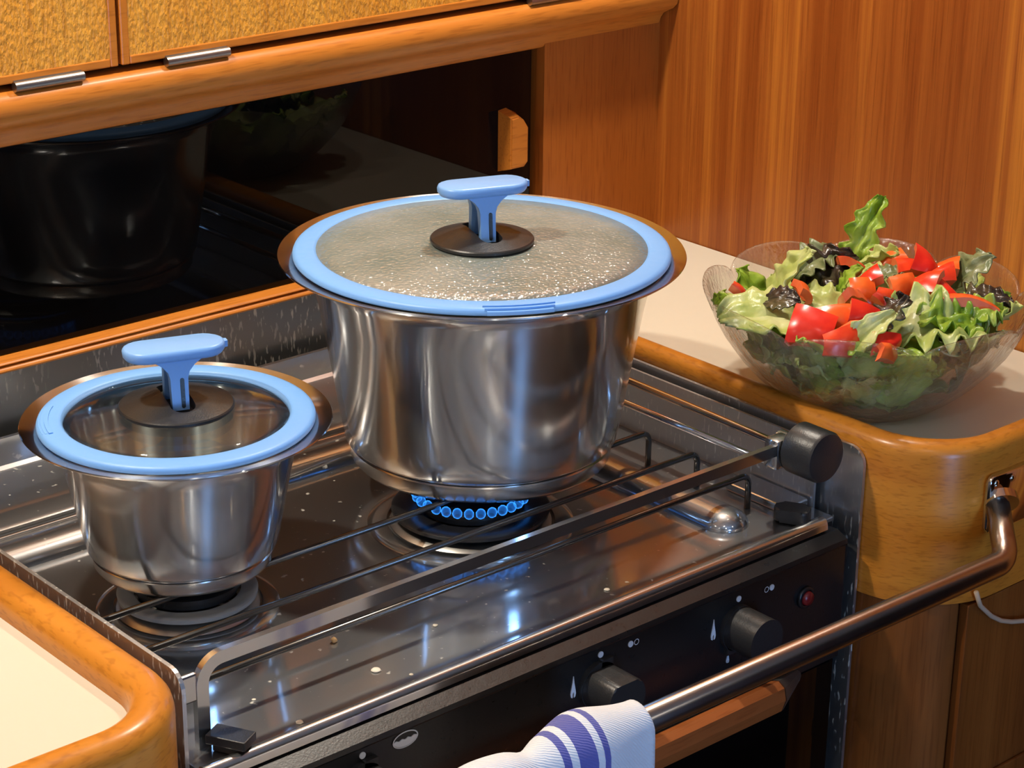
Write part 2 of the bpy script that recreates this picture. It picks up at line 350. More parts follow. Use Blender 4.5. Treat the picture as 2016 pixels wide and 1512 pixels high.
def towelmat():
    m, nt, p, out = mat('tea_towel_cloth'); L = nt.links.new
    tc = N(nt, 'ShaderNodeUVMap'); sp = N(nt, 'ShaderNodeSeparateXYZ'); L(tc.outputs['UV'], sp.inputs[0])
    cr = ramp(nt, [(0, (.74, .78, .84))]); cr.color_ramp.interpolation = 'CONSTANT'
    e = cr.color_ramp.elements
    while len(e) > 1: e.remove(e[-1])
    W = (.74, .78, .84); S = (.10, .11, .40)
    e[0].color = (*W, 1)
    for c0 in (.795, .285):
        for a, b in ((-.050, -.036), (-.020, .020), (.036, .050)):
            k = e.new(c0 + a); k.color = (*S, 1); k = e.new(c0 + b); k.color = (*W, 1)
    L(sp.outputs['X'], cr.inputs['Fac']); L(cr.outputs['Color'], p.inputs['Base Color'])
    wv = N(nt, 'ShaderNodeTexWave', Scale=260.0, Distortion=3.0); wv.wave_type = 'BANDS'; wv.bands_direction = 'DIAGONAL'; L(coords(nt, (1, 1, 1)), wv.inputs['Vector'])
    bp = N(nt, 'ShaderNodeBump', Strength=.5, Distance=.0006); L(wv.outputs['Fac'], bp.inputs['Height']); L(bp.outputs['Normal'], p.inputs['Normal'])
    p.inputs['Roughness'].default_value = .85; p.inputs['Sheen Weight'].default_value = .3
    return m
M['towel'] = towelmat()
def flamemat():
    m, nt, p, out = mat('gas_flame'); L = nt.links.new
    e = N(nt, 'ShaderNodeEmission', Strength=2.6); e.inputs['Color'].default_value = (.03, .26, 1, 1)
    t = N(nt, 'ShaderNodeBsdfTransparent'); lw = N(nt, 'ShaderNodeLayerWeight', Blend=.5)
    mx = N(nt, 'ShaderNodeMixShader'); sq = N(nt, 'ShaderNodeMath', operation='POWER'); sq.inputs[1].default_value = 2.6; L(lw.outputs['Facing'], sq.inputs[0]); inv = N(nt, 'ShaderNodeMath', operation='MULTIPLY_ADD'); inv.inputs[1].default_value = .80; inv.inputs[2].default_value = .06
    L(sq.outputs[0], inv.inputs[0]); L(inv.outputs[0], mx.inputs[0]); L(t.outputs[0], mx.inputs[1]); L(e.outputs[0], mx.inputs[2]); L(mx.outputs[0], out.inputs['Surface'])
    return m
M['flame'] = flamemat(); M['flame'].cycles.emission_sampling = 'NONE'

# ------------------------------------------------------------------ the setting
X0, X1, Y0, Y1 = -2.2, 2.2, -2.2, .25      # cabin shell
BX = .41                                    # bulkhead face
def S(name, bm, m, **k): return setp(add(name, bm, m, **k), kind='structure')
S('floor', B(X0, X1, Y0, Y1 + .4, -.98, -.95), M['floor'])
S('ceiling', B(X0, X1, Y0, Y1 + .4, CEIL, CEIL + .03), M['ceil'], smooth=False)
S('wall_left', B(X0 - .03, X0, Y0, Y1 + .4, -.95, CEIL), M['ceil'], smooth=False)
S('wall_far', B(X1, X1 + .03, Y0, Y1 + .4, -.95, CEIL), M['darkwall'], smooth=False)
bm = B(X0, X1, Y0 - .03, Y0, -.95, -.30)
box(bm, X0, X1, Y0 - .03, Y0, .50, CEIL)
wins = [(-.72, -.40)]
xs = [X0] + [q for w_ in wins for q in w_] + [X1]
for i in range(0, len(xs), 2): box(bm, xs[i], xs[i + 1], Y0 - .03, Y0, -.30, .50)
wf = S('wall_front', bm, M['darkwall'], smooth=False)
for a, b in ((-2.15, -1.75), (-1.6, -1.2), (-1.1, -.80)):
    add('reflection_panel', B(a, b, Y0 + .001, Y0 + .014, -.35, .88, bev=.004), M['ceil'], wf, smooth=False)  # pale panels added out of view so the pots reflect bright bands
M['dusk'] = emit('dusk_light_pane', (.24, .50, 1.0), WINDOW_GLOW)
for i, (a, b) in enumerate(wins):
    wn = S('window_%d' % (i + 1), B(a, b, Y0 - .022, Y0 - .016, -.30, .50), M['dusk'], smooth=False)
    fr = bmesh.new()
    box(fr, a, b, Y0 - .012, Y0 + .012, -.30, -.28); box(fr, a, b, Y0 - .012, Y0 + .012, .48, .50)
    box(fr, a, a + .02, Y0 - .012, Y0 + .012, -.28, .48); box(fr, b - .02, b, Y0 - .012, Y0 + .012, -.28, .48)
    add('window_frame', fr, M['alu'], wn, smooth=False)
# bulkhead on the right, ending short of the saloon
S('wall_right', B(BX, BX + .03, -.46, Y1 + .4, -.95, CEIL), M['bulk'], smooth=False)
# wall behind the stove: wooden end panel with the locker opening beside it, steel splashback below
bm = B(.279, BX, .25, .27, -.30, .262); box(bm, X0, BX, .252, .272, -.95, -.30)
wb = S('wall_back', bm, M['panel'], smooth=False)
bm = B(X0, .279, .40, .42, .05, .27); box(bm, X0, .279, .272, .40, .05, .062)
add('locker_lining', bm, M['hollow'], wb, smooth=False)
add('splashback', B(-1.3, .279, .2505, .258, -.30, .0655), M['splash'], wb, smooth=False)
# sill trim under the sliding doors (two rounded beads)
prof = [(.248, .066)] + [(.2475 - .0035 * math.sin(PI * k / 6), .066 + .0055 * k / 6) for k in range(1, 6)] + [(.2475, .0715)] + \
       [(.2475 - .002 * math.sin(PI * k / 4), .0715 + .003 * k / 4) for k in range(1, 5)] + [(.272, .0748), (.272, .0655)]
S('trim_1', prism(prof, 'X', -1.3, .279), M['trimx'], sharp=40)
# profiled trim under the cupboards
prof = [(.258, .2235), (.2545, .224), (.2515, .2255), (.2495, .229), (.2475, .2335), (.2445, .2375), (.239, .2405), (.2335, .2430), (.2290, .2475), (.2272, .2530), (.2275, .2585), (.2300, .2635), (.2345, .2665), (.262, .2665), (.27, .2235)]
S('trim_2', prism(prof, 'X', -1.3, .4085), M['trimx'], sharp=50)

# ------------------------------------------------------------------ wall cupboard with two drop-front doors
cab = thing('wall_cupboard', 'long golden wooden wall cupboard with flap doors above the black sliding door', 'cupboard', (-.2, .30, .268))
add('carcass', B(-1.3, .4085, .2525, .60, .2675, .92), M['hollow'], cab, smooth=False)
add('top_rail', B(-1.3, .4085, .236, .2515, .70, .92), M['panel'], cab, smooth=False)
def door(x0, x1, hinges):
    bm = B(x0 + .004, x1 - .004, .2352, .250, .276, .690, bev=.0006)
    d = add('door', bm, M['door'], cab, smooth=False)
    lip = bmesh.new()
    box(lip, x0, x0 + .0062, .2345, .2505, .2715, .6945, bev=.0009); box(lip, x1 - .0062, x1, .2345, .2505, .2715, .6945, bev=.0009)
    box(lip, x0 + .0062, x1 - .0062, .2345, .2505, .2715, .2775, bev=.0009); box(lip, x0 + .0062, x1 - .0062, .2345, .2505, .6885, .6945, bev=.0009)
    add('lipping', lip, M['edge'], d, smooth=False)
    for hx0, hx1 in hinges:
        h = bmesh.new(); tube([(hx0, .2325, .2695), (hx1, .2325, .2695)], .0036, 14, h)
        box(h, hx0 + .0005, hx1 - .0005, .2335, .2352, .2695, .2735)
        add('hinge', h, M['alu'], d, sharp=40)
door(-.72, -.1275, [(-.68, -.63), (-.209, -.157)])
door(-.1245, .392, [(-.091, -.039), (.246, .30)])

# ------------------------------------------------------------------ black sliding locker doors
sl = thing('sliding_door', 'glossy black sliding locker door with a small wooden pull behind the pots', 'door', (.0, .262, .0752))
add('panel', B(-.46, .2725, .2585, .2625, .0752, .2232, bev=.0006), M['acryl'], sl, smooth=False)
hp = [(.237, .1265), (.237, .1775), (.245, .1785), (.2545, .1735), (.2625, .165), (.2625, .131), (.256, .1265)]
bm = bmesh.new()
A = [bm.verts.new((x, .2585, z)) for x, z in hp]
cx, cz = .2495, .1525
D = [bm.verts.new((cx + (x - cx) * (.55 if x > .24 else .9), .2435, cz + (z - cz) * .82)) for x, z in hp]
bm.faces.new(D)
for i in range(len(hp)): bm.faces.new((A[i], A[(i + 1) % len(hp)], D[(i + 1) % len(hp)], D[i]))
bm.faces.new(A[::-1])
bmesh.ops.bevel(bm, geom=[e for e in bm.edges if all(v.co.y < .25 for v in e.verts)], offset=.0012, segments=2, affect='EDGES')
add('pull', bm, M['trimx'], sl, smooth=False)['label'] = 'bevelled mahogany pull'
sl2 = thing('sliding_door', 'glossy black sliding locker door at far left with no pull', 'door', (-.88, .27, .0752))
add('panel', B(-1.3, -.40, .2665, .2705, .0752, .2232, bev=.0006), M['acryl'], sl2, smooth=False)

# ------------------------------------------------------------------ worktops with fiddles, base cupboards
def fiddle_section(wd, h0, h1):
    # u sideways, v up (relative to path z = 0)
    r = wd * .46; s = [(-wd / 2, h0), (wd / 2, h0), (wd / 2, h1 - r)]
    for k in range(1, 8):
        a = PI * k / 8; s.append((wd / 2 * math.cos(a), h1 - r + r * math.sin(a)))
    s.append((-wd / 2, h1 - r)); return s
ZC = .045
# right worktop
wt = thing('worktop', 'cream worktop with varnished wooden fiddle under the glass salad bowl', 'worktop', (.29, -.01, ZC))
outl = [(x, y) for x, y in [(BX - .001, .249), (.172, .249)]] + [(.172 + .06 - .06 * math.cos(a), -.199 - .06 * math.sin(a)) for a in [PI / 2 * k / 8 for k in range(9)]] + [(BX - .001, -.259)]
add('surface', prism(outl, 'Z', ZC - .02, ZC), M['white'], wt, smooth=False)
pth = fillet([(.1740, .249, 0), (.1740, -.2555, 0), (BX - .001, -.2555, 0)], .056, 14)
add('fiddle', sweep(pth, fiddle_section(.020, -.0535, .0625)), M['apron'], wt, sharp=35)
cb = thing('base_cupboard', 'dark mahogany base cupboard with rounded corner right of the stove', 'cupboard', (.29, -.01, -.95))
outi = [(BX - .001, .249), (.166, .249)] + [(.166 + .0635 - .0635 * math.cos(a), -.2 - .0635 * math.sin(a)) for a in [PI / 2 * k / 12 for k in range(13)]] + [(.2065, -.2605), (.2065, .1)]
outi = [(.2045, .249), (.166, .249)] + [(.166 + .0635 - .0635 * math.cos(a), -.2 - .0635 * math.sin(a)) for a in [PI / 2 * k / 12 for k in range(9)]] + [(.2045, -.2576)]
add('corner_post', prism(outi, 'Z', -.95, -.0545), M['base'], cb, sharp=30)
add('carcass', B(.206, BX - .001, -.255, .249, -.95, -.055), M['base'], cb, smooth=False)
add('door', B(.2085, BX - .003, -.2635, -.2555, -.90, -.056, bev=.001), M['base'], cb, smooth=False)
add('rail', B(.2085, BX - .003, -.2665, -.2637, -.215, -.200, bev=.001), M['base'], cb, smooth=False)
# steel liner on the counter's side, next to the stove
ln = setp(add('steel_liner', prism(rrect(-.2035, .245, -.60, .0515, [0, .012, 0, 0]), 'X', .1605, .1630), M['liner'], smooth=False), 'water-marked steel liner plate between the stove and the right base cupboard', 'liner plate')
# left worktop
wl = thing('worktop', 'cream worktop with honey-coloured wooden fiddle at lower left of the stove', 'worktop', (-.8, 0, ZC))
outl = [(-1.3, .249), (-.373, .249)] + [(-.373 - .05 + .05 * math.cos(a), -.163 - .05 * math.sin(a)) for a in [PI / 2 * k / 8 for k in range(9)]] + [(-1.3, -.213)]
add('surface', prism(outl, 'Z', ZC - .02, ZC), M['white'], wl, smooth=False)
pth = fillet([(-.3755, .249, 0), (-.3755, -.2115, 0), (-1.3, -.2115, 0)], .048, 14)
add('fiddle', sweep(pth, fiddle_section(.024, -.0535, .061)), M['apron'], wl, sharp=35)
cl = thing('base_cupboard', 'wooden base cupboard with rounded corner at lower left of the stove', 'cupboard', (-.8, 0, -.95))
outi = [(-1.3, .249), (-.3655, .249)] + [(-.3655 - .056 + .056 * math.cos(a), -.165 - .056 * math.sin(a)) for a in [PI / 2 * k / 12 for k in range(13)]] + [(-1.3, -.221)]
add('carcass', prism(outi, 'Z', -.95, -.0545), M['base'], cl, sharp=30)
setp(add('steel_liner', prism(rrect(-.178, .245, -.60, .0565, [0, .012, 0, 0]), 'X', -.3575, -.3550), M['liner'], smooth=False), 'dull steel liner plate between the stove and the left wooden fiddle', 'liner plate')

# ------------------------------------------------------------------ the stove
st = thing('gas_stove', 'stainless steel boat gas stove with black control panel between two worktops', 'stove', (-.1, .02, -.60))
SX0, SX1 = -.3535, .1535
add('hob_plate', B(SX0, SX1, -.187, .232, -.004, 0.0, bev=.001), M['hob'], st, smooth=False)
prof = [(-.185, -.004), (-.184, .001), (-.1855, .0032), (-.1885, .0042), (-.1915, .003), (-.193, .0), (-.1935, -.004), (-.190, -.005)]
add('front_lip', prism(prof, 'X', SX0, SX1 - .013), M['rail'], st, sharp=60)
# raised bead running along the back and down the right side
path = fillet([(SX0 + .002, .106, 0), (.088, .106, 0), (.088, -.147, 0)], .03, 8)
path[0:1] = [path[0], path[0] + Vector((.002, 0, 0))]
sec = [(.017 * math.cos(PI * k / 10), .011 * math.sin(PI * k / 10)) for k in range(11)]
bm = sweep(path, sec); 
bmesh.ops.create_uvsphere(bm, u_segments=24, v_segments=12, radius=1, matrix=Matrix.Translation((.088, -.147, 0)) @ Matrix.Diagonal((.0170, .0170, .0110, 1)))
add('raised_bead', bm, M['hob'], st, sharp=60)
add('seam_strip', B(SX0 + .002, .07, .1300, .1345, 0, .0045, bev=.0015), M['rail'], st)
prof = [(.139, 0), (.139, .005), (.142, .0065), (.18, .0065), (.228, .004), (.231, .006), (.233, .025), (.2365, .025), (.2365, -.004), (.139, -.004)]
add('back_upstand', prism(prof, 'X', SX0, SX1), M['hob'], st, sharp=30)
add('side_panel', B(SX0 - .0003, SX0 + .0015, -.172, .236, -.004, .046, bev=.0005), M['hob'], st, smooth=False)
add('side_panel', prism(rrect(-.168, .236, -.004, .0475, [0, .008, 0, 0]), 'X', SX1, SX1 + .002), M['liner'], st, smooth=False)
add('side_foot', B(.128, .1525, -.165, -.11, 0, .006, bev=.0015), M['rail'], st, smooth=False)
# casing
add('casing', B(SX0, SX1, -.186, .232, -.60, -.0045), M['black'], st, smooth=False)
prof = [(-.1865, -.0055), (-.1945, -.0055), (-.2035, -.0095), (-.2045, -.0125), (-.203, -.0145), (-.203, -.098), (-.1865, -.098)]
cp = add('control_panel', prism(prof, 'X', SX0 + .001, SX1 - .004, bev=.0008), M['black'], st, smooth=False)
# print on the panel
def disc(x, z, r, n=20, y=-.2036): 
    bm = bmesh.new(); prism([(x + r * math.cos(2 * PI * k / n), z + r * math.sin(2 * PI * k / n)) for k in range(n)], 'Y', -.2030, y, bm=bm); return bm
def ringm(x, z, rx, rz, t, n=28, rot=0):
    bm = bmesh.new(); o = []; i_ = []
    for k in range(n):
        a = 2 * PI * k / n; c_, s_ = math.cos(a), math.sin(a)
        o.append(bm.verts.new((x + rx * c_, -.2036, z + rz * s_))); i_.append(bm.verts.new((x + (rx - t) * c_, -.2036, z + (rz - t) * s_)))
    for k in range(n): l = (k + 1) % n; bm.faces.new((o[k], o[l], i_[l], i_[k]))
    return bm
for x, z in ((-.0768, -.0185), (.0449, -.0205), (-.2586, -.0185), (-.0515, -.0200), (.0762, -.0224)):
    add('dot_mark', disc(x, z, .0021), M['mark'], cp, smooth=False)
for x, z in ((-.0467, -.0200), (.0709, -.0222)):
    add('ring_mark', ringm(x, z, .0021, .0021, .0005), M['mark'], cp, smooth=False)
def flame_mark(x, z, s):
    bm = bmesh.new(); pts = [(0, .0075), (.0006, .003), (.0017, -.002), (.0021, -.0045), (.0016, -.0066), (.0006, -.0072), (.0006, -.0045), (0, -.003), (-.0006, -.0045), (-.0006, -.0072), (-.0016, -.0066), (-.0021, -.0045), (-.0017, -.002), (-.0006, .003)]
    prism([(x + a * s, z + b * s) for a, b in pts], 'Y', -.2030, -.2036, bm=bm); return bm
for x, z, s in ((-.099, -.0331, 1), (.0225, -.0354, 1), (-.0848, -.0584, .6), (.0373, -.0600, .6)):
    add('flame_mark', flame_mark(x, z, s), M['mark'], cp, smooth=False)
add('oval_mark', ringm(-.2283, -.0195, .0092, .0052, .0008), M['mark'], cp, smooth=False)
bm = bmesh.new(); pts = [(-.2283 + .0086 * math.cos(a), -.0195 + .0047 * math.sin(a)) for a in [PI + PI * k / 12 for k in range(13)]]
for k in range(1, 8): pts.append((-.2283 + .0086 - .0172 * k / 8, -.0197 + (.0009 if k % 2 else 0)))
prism(pts, 'Y', -.2030, -.2036, bm=bm); add('oval_fill_mark', bm, M['mark'], cp, smooth=False)
# ignition button
b_ = add('ignition_button', lathe([(0, 0), (.0048, 0), (.0052, .002), (.0045, .0045), (0, .005)], (0, 0, 0), 24, closed=False), M['red'], st)
b_.rotation_euler = (PI / 2, 0, 0); b_.location = Vector((.1098, -.203, -.0404)) - ORG[st.name]
for v in b_.data.vertices: v.co += ORG[st.name]
rg = add('button_collar', lathe([(.0055, 0), (.0078, 0), (.0078, .002), (.0058, .003)], (0, 0, 0), 28), M['black'], st)
rg.rotation_euler = (PI / 2, 0, 0); rg.location = Vector((.1098, -.203, -.0404)) - ORG[st.name]
for v in rg.data.vertices: v.co += ORG[st.name]
# control knobs: a cylinder with a flat pointer cut, on a skirt
def knob(x, z, ang):
    n = 40; pts = []
    for k in range(n):
        a = 2 * PI * k / n; px_, pz_ = .0150 * math.cos(a), .0150 * math.sin(a)
        pz_ = min(pz_, .0118) if ang is not None else pz_
        pts.append((px_, pz_))
    bm = prism(pts, 'Y', -.2065, -.2305, bev=.0012)
    bmesh.ops.rotate(bm, verts=bm.verts, cent=(0, 0, 0), matrix=Matrix.Rotation(ang, 3, 'Y')); bmesh.ops.translate(bm, verts=bm.verts, vec=(x, 0, z))
    k_ = add('control_knob', bm, M['blackpl'], st, sharp=35)
    sk = prism([(.0155 * math.cos(2 * PI * k / 40), .0155 * math.sin(2 * PI * k / 40)) for k in range(40)], 'Y', -.203, -.2067, bev=.0006)
    box(sk, .0010, .0105, -.2067, -.203, .0, .0165)
    bmesh.ops.rotate(sk, verts=sk.verts, cent=(0, 0, 0), matrix=Matrix.Rotation(ang, 3, 'Y')); bmesh.ops.translate(sk, verts=sk.verts, vec=(x, 0, z))
    add('knob_skirt', sk, M['blackpl'], k_, sharp=35)
knob(-.0795, -.0375, 0); knob(.0435, -.0400, PI); knob(-.2605, -.0375, 0)
# oven door and its wooden handle
od = add('oven_door', B(SX0 + .004, SX1 - .006, -.2005, -.187, -.585, -.1005, bev=.001), M['acryl'], st, smooth=False)
prof = [(-.2235, -.0815), (-.2245, -.0755), (-.2300, -.0735), (-.2355, -.0765), (-.2375, -.0845), (-.2345, -.0935), (-.2275, -.0945)]
add('handle', prism(prof, 'X', -.262, .058, bev=.001), M['handle_wood'], od, smooth=False)['label'] = 'reddish wooden handle bar'
for sx, a, b in ((1, .0582, .112), (-1, -.2622, -.316)):
    bm = bmesh.new(); A = [bm.verts.new((a, y, z)) for y, z in prof]; D = [bm.verts.new((b, -.2005 + (y + .23) * .3, -.101 + (z + .085) * .4)) for y, z in prof]
    for i in range(len(prof)): bm.faces.new((A[i], A[(i + 1) % 7], D[(i + 1) % 7], D[i]))
    bm.faces.new(A); bm.faces.new(D)
    add('handle_bracket', bm, M['alu'], od, smooth=False)
# front pot rail: flat bar bent into a frame
RY = -.165; zt = .0515
path = fillet([(-.3375, RY, -.012), (-.3375, RY, zt), (.118, RY, zt)], .0135, 8)
sec = [(-.0022, -.0038), (.0022, -.0038), (.0022, .0038), (-.0022, .0038)]
bm = bmesh.new(); rings = []
for i, p in enumerate(path):
    a = path[max(i - 1, 0)]; b = path[min(i + 1, len(path) - 1)]; t = (b - a).normalized(); nrm = Vector((-t.z, 0, t.x))
    rings.append([bm.verts.new(p + Vector((0, u, 0)) + nrm * v) for u, v in sec])
for i in range(len(rings) - 1):
    for k in range(4): bm.faces.new((rings[i][k], rings[i][(k + 1) % 4], rings[i + 1][(k + 1) % 4], rings[i + 1][k]))
bm.faces.new(rings[0]); bm.faces.new(rings[-1])
bmesh.ops.bevel(bm, geom=[e for e in bm.edges if e.calc_face_angle(0) > .9], offset=.0005, segments=1, affect='EDGES')
add('front_rail', bm, M['rail'], st, sharp=35)
add('rail_lug', B(-.355, -.3405, -.1672, -.1632, .030, .0475, bev=.0015), M['rail'], st, smooth=False)
sr = add('side_rail', tube(fillet([(.128, .20, .046), (.128, .20, .0545), (.128, -.148, .0495), (.128, -.160, .049)], [.006, .01], 5), .0028, 12), M['chrome'], st)
add('side_rail', tube([(.128, .20, .0335), (.128, -.158, .0335)], .0024, 12), M['chrome'], st)
bm = B(.114, .136, -.168, -.155, .0365, .0585, bev=.003); tube([(.131, -.168, .0505), (.131, -.155, .0505)], .0085, 20, bm)
add('rail_bracket', bm, M['rail'], st, sharp=40)
bm = lathe([(0, 0), (.0160, 0), (.0178, .0018), (.0178, .024), (.0165, .0262), (.0135, .0268), (0, .0268)], (0, 0, 0), 48, closed=False)
bmesh.ops.rotate(bm, verts=bm.verts, cent=(0, 0, 0), matrix=Matrix.Rotation(PI / 2, 3, 'X')); bmesh.ops.translate(bm, verts=bm.verts, vec=(.1325, -.1685, .0505))
add('clamp_knob', bm, M['blackpl'], st, sharp=35)
# black rubber rests under the rail's ends
bm = B(-.012, .012, -.007, .007, .004, .0095, bev=.0006); box(bm, -.009, .009, -.004, .006, -.001, .004)
bmesh.ops.rotate(bm, verts=bm.verts, cent=(0, 0, 0), matrix=Matrix.Rotation(math.radians(-62), 3, 'Z')); bmesh.ops.translate(bm, verts=bm.verts, vec=(-.3285, -.1785, .0015))
add('rail_rest', bm, M['blackpl'], st, smooth=False)
bm = prism(rrect(-.012, .012, -.008, .008, .005), 'Z', 0, .009, bev=.002)
bmesh.ops.rotate(bm, verts=bm.verts, cent=(0, 0, 0), matrix=Matrix.Rotation(math.radians(-60), 3, 'Z')); bmesh.ops.translate(bm, verts=bm.verts, vec=(.126, -.174, .001))
add('rail_rest', bm, M['blackpl'], st, smooth=False)
# burners
def burner(x, y, rp, rh, lit, pan='black'):
    b = add('burner', lathe([(rp * 1.02, 0), (rp * 1.02, .002), (rp * .93, .0055), (rp * .70, .007), (rh * 1.06, .0075), (rh * 1.06, 0)], (x, y, 0), 64), M['alu'], st, sharp=40)
    add('burner_pan', lathe([(rh * 1.05, .0076), (rp * .99, .0092), (rp * 1.0, .0118), (rp * .97, .0126), (rh * 1.25, .0122), (rh * 1.05, .0122)], (x, y, 0), 64), M[pan], b, sharp=40)
    add('burner_cap', lathe([(0, .0125), (rh, .0125), (rh, .0165), (rh * 1.07, .0168), (rh * 1.07, .0195), (rh * .95, .0212), (0, .0216)], (x, y, 0), 56, closed=False), M['black'], b, sharp=40)
    add('wide_ring', lathe([(rp * 1.06, 0), (rp * 1.30, 0), (rp * 1.30, .0012), (rp * 1.2, .0030), (rp * 1.06, .0026)], (x, y, 0), 64), M['rail'], b, sharp=40)
    if lit:
        n = 30; me = None
        for k in range(n):
            a = 2 * PI * k / n
            if me is None:
                bm = bmesh.new(); prof = [(0, 0), (.0020, .0006), (.0031, .0022), (.0033, .0042), (.0026, .0060), (0, .0074)]
                lathe(prof, (0, 0, 0), 10, closed=False, bm=bm)
                for v in bm.verts: v.co += ORG[b.name]
                f_ = add('flame', bm, M['flame'], b)
                me = f_.data
            else:
                f_ = bpy.data.objects.new('flame', me); COL.objects.link(f_); f_.parent = b
            f_.location = Vector((x + rh * 1.04 * math.cos(a), y + rh * 1.04 * math.sin(a), .0188)) - ORG[b.name]
            f_.rotation_euler = (0, math.radians(24), a)
    return b
burner(-.040, -.037, .053, .034, True)
burner(-.252, -.020, .043, .031, False, 'panalu')

# ------------------------------------------------------------------ pan support of bent rods
ps = thing('pan_support', 'dark steel rod pan support spanning both burners under the pots', 'pan support', (-.1, -.05, 0))
RR = .0022; ZR = .0270 - RR
for y in (-.0446, -.0924, -.1407):
    add('rod', tube(fillet([(-.3455, y, ZR), (.1178, y, ZR), (.1178, y, .0002)], .007, 6), RR, 10), M['rod'], ps)
for x, y0, y1 in ((-.248, -.0446, .022), (.0, -.0446, .04)):
    add('cross_rod', tube([(x, y0, ZR - .0002), (x, y1, ZR - .0002)], RR, 10), M['rod'], ps)
    add('leg', tube([(x, y1 - .002, ZR), (x, y1 - .002, .0002)], RR, 10), M['rod'], ps)

# ------------------------------------------------------------------ pots and lids
def pot(name, label, c, outer, inner, basep):
    p = thing(name, label, 'pot', c)
    add('body', lathe(outer + inner, c, 128), M['pot'], p, sharp=38)
    add('base_plate', lathe(basep, c, 128), M['potbase'], p, sharp=38)
    return p
pot('stockpot', 'large brushed steel pot with flared rim on the lit burner', (0, 0, .027),
    [(0, .0140), (.0885, .0140), (.0905, .0146), (.0928, .0175), (.0955, .032), (.1025, .075), (.1085, .110), (.1125, .129), (.1150, .1345), (.1195, .1388), (.1270, .1418), (.1345, .1436), (.1352, .1444), (.1348, .1452)],
    [(.1268, .1432), (.1190, .1402), (.1140, .1352), (.1112, .129), (.1072, .110), (.1012, .075), (.0942, .032), (.0880, .0175), (.080, .0155), (0, .0155)],
    [(0, 0), (.083, 0), (.0868, .0012), (.0888, .004), (.0898, .0122), (.0890, .0132), (0, .0132)])
SPC = (-.248, -.011, .027)
pot('saucepan', 'small brushed steel pot with flared rim at lower left', SPC,
    [(0, .0110), (.0545, .0110), (.0562, .0116), (.0582, .0145), (.0615, .030), (.0668, .058), (.0705, .076), (.0725, .0840), (.0750, .0874), (.0800, .0900), (.0860, .0916), (.0922, .0930), (.0928, .0938), (.0924, .0945)],
    [(.0858, .0930), (.0797, .0914), (.0740, .0885), (.0712, .0840), (.0692, .076), (.0655, .058), (.0602, .030), (.0545, .0155), (.047, .0130), (0, .0130)],
    [(0, 0), (.0490, 0), (.0528, .0012), (.0545, .0035), (.0557, .0098), (.0550, .0105), (0, .0105)])
def loft(rings, bm):
    vs = [[bm.verts.new(p) for p in r] for r in rings]; m = len(rings[0])
    for i in range(len(vs) - 1):
        for k in range(m): bm.faces.new((vs[i][k], vs[i][(k + 1) % m], vs[i + 1][(k + 1) % m], vs[i + 1][k]))
    bm.faces.new(vs[0][::-1]); bm.faces.new(vs[-1])
